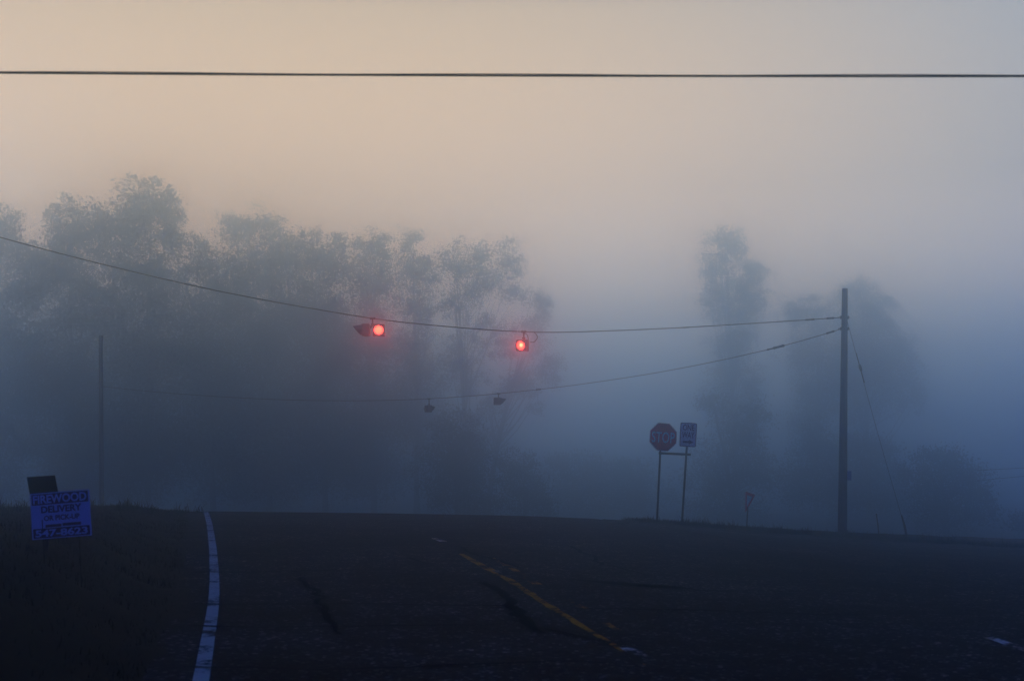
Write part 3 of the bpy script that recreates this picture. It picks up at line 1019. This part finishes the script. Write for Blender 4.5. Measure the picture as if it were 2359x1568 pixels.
# yield sign, seen nearly edge on
YY = 50.0
b2 = P(1718, 1220, YY)
zg = float(ground(np.array(b2.x), np.array(b2.y)))
yg = empty('yield_sign', (b2.x, b2.y, zg), 'small red bordered triangle sign turned aside, between the stop sign and the tall pole', 'road sign')
tp = P(1722.5, 1166, YY) - Vector((b2.x, b2.y, zg))
bm = bmesh.new()
bs = Vector(((1717 - 1718) * YY / F, 0, -0.3))
d = tp - bs
bm_box(bm, (bs + tp) / 2 + Vector((0.0, 0.04, 0)), (0.06, 0.04, d.length), d.to_track_quat('Z', 'Y').to_matrix())
from_bm('post', bm, M_DARKSTEEL, yg)
S3 = 0.90


def tri(s):
    h = s * math.sqrt(3) / 2
    raw = [(-s / 2, h / 3), (s / 2, h / 3), (0, -2 * h / 3)]
    pts = []
    for i in range(3):
        p0, p1, p2 = Vector(raw[i - 1]), Vector(raw[i]), Vector(raw[(i + 1) % 3])
        r = 0.06 * s
        pts += [tuple(p1 + (p0 - p1).normalized() * r), tuple(p1 + ((p0 - p1).normalized() + (p2 - p1).normalized()) * r * 0.28), tuple(p1 + (p2 - p1).normalized() * r)]
    return pts


My = Matrix.Translation(P(1724, 1150, YY) - Vector((b2.x, b2.y, zg))) @ Matrix.Rotation(math.radians(15), 4, 'Y') @ Matrix.Rotation(math.radians(54), 4, 'Z')
bm = bmesh.new(); bm_prism(bm, tri(S3), -0.003, 0.003)
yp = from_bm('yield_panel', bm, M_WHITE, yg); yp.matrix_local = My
bm = bmesh.new(); bm_ring(bm, tri(S3), tri(S3 * 0.58), -0.007, -0.0032)
from_bm('border', bm, M_RED, yp)

# ------------------------------------------------------------------ firewood sign on the left bank
YF = 12.3
PF = YF / F
c = P(140, 1184.5, YF)
zg = float(ground(np.array(c.x), np.array(c.y)))
fs = empty('firewood_sign', (c.x, c.y, zg), 'tilted blue firewood delivery board with a phone number, on the dark grass bank', 'yard sign')
W_, H_ = 143 * PF, 106 * PF
Mf = Matrix.Translation((0, 0, c.z - zg)) @ Matrix.Rotation(math.radians(-4.6), 4, 'Y') @ Matrix.Rotation(math.radians(-6), 4, 'Z') @ Matrix.Rotation(math.radians(-3), 4, 'X')
bm = bmesh.new(); bm_box(bm, (0, 0, 0), (W_, 0.006, H_), bevel=0.001)
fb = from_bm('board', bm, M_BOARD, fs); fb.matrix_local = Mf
bm = bmesh.new()
bm_prism(bm, rounded_rect(W_ * 0.95, H_ * 0.235, 0.006), -0.0045, -0.0028)
bm2 = [(x, z + H_ * 0.36) for x, z in rounded_rect(W_ * 0.95, H_ * 0.235, 0.006)]
bm.free()
bm = bmesh.new()
bm_prism(bm, bm2, -0.0048, -0.0026)
from_bm('printed_band', bm, M_BLACK, fb)
bm = bmesh.new()
bm_prism(bm, [(x, z - H_ * 0.375) for x, z in rounded_rect(W_ * 0.95, H_ * 0.205, 0.006)], -0.0048, -0.0026)
from_bm('printed_band', bm, M_BLACK, fb)
bm = bmesh.new()
bm_prism(bm, [(x - W_ * 0.13, z - H_ * 0.225) for x, z in rounded_rect(W_ * 0.27, H_ * 0.06, 0.004)], -0.0048, -0.0026)
from_bm('printed_band', bm, M_BLACK, fb)
bm = bmesh.new()
bm_prism(bm, [(x + W_ * 0.18, z - H_ * 0.215) for x, z in rounded_rect(W_ * 0.31, H_ * 0.06, 0.004)], -0.0048, -0.0026)
from_bm('printed_band', bm, M_BLACK, fb)
bm = bmesh.new()
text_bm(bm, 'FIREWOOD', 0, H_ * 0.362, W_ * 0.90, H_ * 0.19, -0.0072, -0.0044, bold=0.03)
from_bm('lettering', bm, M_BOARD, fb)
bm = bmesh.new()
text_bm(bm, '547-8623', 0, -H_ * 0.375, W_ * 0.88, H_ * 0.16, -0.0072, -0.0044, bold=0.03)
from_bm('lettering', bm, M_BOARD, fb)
bm = bmesh.new()
text_bm(bm, 'DELIVERY', 0.01, H_ * 0.135, W_ * 0.68, H_ * 0.15, -0.0048, -0.0026, bold=0.03)
from_bm('lettering', bm, M_BLACK, fb)
bm = bmesh.new()
text_bm(bm, 'OR PICK-UP', 0.01, -H_ * 0.055, W_ * 0.6, H_ * 0.115, -0.0048, -0.0026, bold=0.03)
from_bm('lettering', bm, M_BLACK, fb)
for sx in (-0.17, 0.17):
    bm = bmesh.new()
    bm_tube(bm, [(sx - 0.01, 0.012, c.z - zg - 0.05), (sx + 0.03, 0.012, -0.25)], 0.005, 6)
    from_bm('stake', bm, M_DARKSTEEL, fs)

YB = 12.9
c = P(99, 1119, YB)
zg = float(ground(np.array(c.x), np.array(c.y)))
ds = empty('dark_sign', (c.x, c.y, zg), 'blank dark square panel standing behind the firewood board', 'yard sign')
PB = YB / F
bm = bmesh.new()
o4 = [(-37 * PB, 21 * PB), (27 * PB, 25 * PB), (37 * PB, -26 * PB), (-28 * PB, -30 * PB)]
bm_prism(bm, [(x, z) for x, z in o4], -0.006, 0.006)
dp = from_bm('panel', bm, M_DARKBOARD, ds); dp.matrix_local = Matrix.Translation((0, 0, c.z - zg))
bm = bmesh.new()
bm_box(bm, (0.02, 0.03, (c.z - zg) / 2 - 0.15), (0.045, 0.03, c.z - zg + 0.3))
from_bm('stake', bm, M_BARK, ds)

# ------------------------------------------------------------------ fog
HZ_TOP = 37.0
bm = bmesh.new()
bm_box(bm, (0, 0, (HZ_TOP - 4.6) / 2), (1500, 1500, HZ_TOP + 4.6))
hz_m = bpy.data.materials.new('fog')
hz_m.use_nodes = True
nt = hz_m.node_tree
nt.nodes.clear()
out = nt.nodes.new('ShaderNodeOutputMaterial')
pv = nt.nodes.new('ShaderNodeVolumePrincipled')
pv.inputs['Color'].default_value = (0.62, 0.824, 1.0, 1)
pv.inputs['Density'].default_value = 0.018
pv.inputs['Anisotropy'].default_value = 0.945
nt.links.new(pv.outputs['Volume'], out.inputs['Volume'])
hz = from_bm('haze', bm, hz_m)
tag(hz, 'thick dawn fog lying over the junction and the trees', 'fog', kind='stuff')

# ------------------------------------------------------------------ sky and sun
SUN_AZ = math.radians(-24)      # left of the view axis (+y)
SUN_EL = math.radians(3.0)
w = bpy.data.worlds.new('World')
scene.world = w
w.use_nodes = True
nt = w.node_tree
N, L = nt.nodes, nt.links
bg = N['Background']
sky = N.new('ShaderNodeTexSky')
sky.sky_type = 'NISHITA'
sky.sun_disc = False
sky.sun_elevation = SUN_EL
sky.sun_rotation = SUN_AZ
sky.dust_density = 3.0
tc = N.new('ShaderNodeTexCoord')
sep = N.new('ShaderNodeSeparateXYZ')
L.new(tc.outputs['Generated'], sep.inputs['Vector'])


def ramp(stops):
    r = N.new('ShaderNodeValToRGB')
    e = r.color_ramp.elements
    while len(e) > 1:
        e.remove(e[-1])
    e[0].position, e[0].color = stops[0][0], (*stops[0][1], 1)
    for p_, c_ in stops[1:]:
        x = e.new(p_)
        x.color = (*c_, 1)
    L.new(sep.outputs['Z'], r.inputs['Fac'])
    return r


WARM = [(0.0, (.000, .02, .10)), (0.045, (.03, .14, .34)), (0.085, (1.9, 1.25, 1.12)), (0.14, (4.6, 2.44, 1.38)), (0.22, (2.55, 1.2, .50)), (0.34, (1.62, 1.0, .50)), (0.385, (.50, .42, .38)), (0.43, (.000, .045, .15)), (1.0, (.000, .045, .16))]
COOL = [(0.0, (.000, .08, .30)), (0.045, (.05, .26, .54)), (0.085, (2.0, 1.47, 1.12)), (0.14, (3.7, 2.22, 1.28)), (0.22, (.95, .73, .45)), (0.34, (.74, .80, .80)), (0.385, (.28, .33, .40)), (0.43, (.000, .045, .15)), (1.0, (.000, .045, .16))]
BACK = [(0.0, (.75, .11, .50)), (0.14, (.70, .12, .62)), (0.30, (.18, .07, .30)), (0.5, (.0, .045, .2)), (1.0, (.000, .045, .16))]
rw, rc, rb = ramp(WARM), ramp(COOL), ramp(BACK)
dt = N.new('ShaderNodeVectorMath'); dt.operation = 'DOT_PRODUCT'
nv_ = N.new('ShaderNodeVectorMath'); nv_.operation = 'MULTIPLY'; nv_.inputs[1].default_value = (1, 1, 0)
nn = N.new('ShaderNodeVectorMath'); nn.operation = 'NORMALIZE'
L.new(tc.outputs['Generated'], nv_.inputs[0]); L.new(nv_.outputs[0], nn.inputs[0]); L.new(nn.outputs[0], dt.inputs[0])
dt.inputs[1].default_value = (math.sin(SUN_AZ), math.cos(SUN_AZ), 0)


dt2 = N.new('ShaderNodeVectorMath'); dt2.operation = 'DOT_PRODUCT'
L.new(nn.outputs[0], dt2.inputs[0])
dt2.inputs[1].default_value = (math.sin(math.radians(-4)), math.cos(math.radians(-4)), 0)


def mrange(a, b, dt=dt):
    m = N.new('ShaderNodeMapRange'); m.interpolation_type = 'SMOOTHSTEP'
    m.inputs['From Min'].default_value = a; m.inputs['From Max'].default_value = b
    L.new(dt.outputs['Value'], m.inputs['Value'])
    return m


m1 = mrange(math.cos(math.radians(56)), math.cos(math.radians(12)))
m2 = mrange(math.cos(math.radians(52)), math.cos(math.radians(24)), dt2)
x1 = N.new('ShaderNodeMix'); x1.data_type = 'RGBA'
L.new(m1.outputs[0], x1.inputs[0]); L.new(rc.outputs[0], x1.inputs[6]); L.new(rw.outputs[0], x1.inputs[7])
x2 = N.new('ShaderNodeMix'); x2.data_type = 'RGBA'
L.new(m2.outputs[0], x2.inputs[0]); L.new(rb.outputs[0], x2.inputs[6]); L.new(x1.outputs[2], x2.inputs[7])
vb = N.new('ShaderNodeVectorMath'); vb.operation = 'SCALE'; vb.inputs['Scale'].default_value = 1.0
L.new(x2.outputs[2], vb.inputs[0])
vs = N.new('ShaderNodeVectorMath'); vs.operation = 'SCALE'; vs.inputs['Scale'].default_value = 0.003
L.new(sky.outputs[0], vs.inputs[0])
va = N.new('ShaderNodeVectorMath'); va.operation = 'ADD'
L.new(vb.outputs[0], va.inputs[0]); L.new(vs.outputs[0], va.inputs[1])
L.new(va.outputs[0], bg.inputs['Color'])
bg.inputs['Strength'].default_value = 1.0

sd = bpy.data.lights.new('sun', 'SUN')
sd.energy = 0.2
sd.angle = math.radians(10)
sd.color = (1.0, 0.78, 0.55)
so = bpy.data.objects.new('sun', sd)
COL.objects.link(so)
dirv = Vector((math.sin(SUN_AZ) * math.cos(SUN_EL), math.cos(SUN_AZ) * math.cos(SUN_EL), math.sin(SUN_EL)))
so.rotation_euler = dirv.to_track_quat('Z', 'Y').to_euler()

# ------------------------------------------------------------------ render settings
vsn = scene.view_settings
vsn.view_transform = 'Standard'
vsn.look = 'None'
vsn.exposure = 0.0
vsn.gamma = 1.0
cy = scene.cycles
cy.max_bounces = 16
cy.diffuse_bounces = 2
cy.glossy_bounces = 2
cy.transmission_bounces = 2
cy.volume_bounces = 14
cy.sample_clamp_indirect = 4.0
cy.use_denoising = True
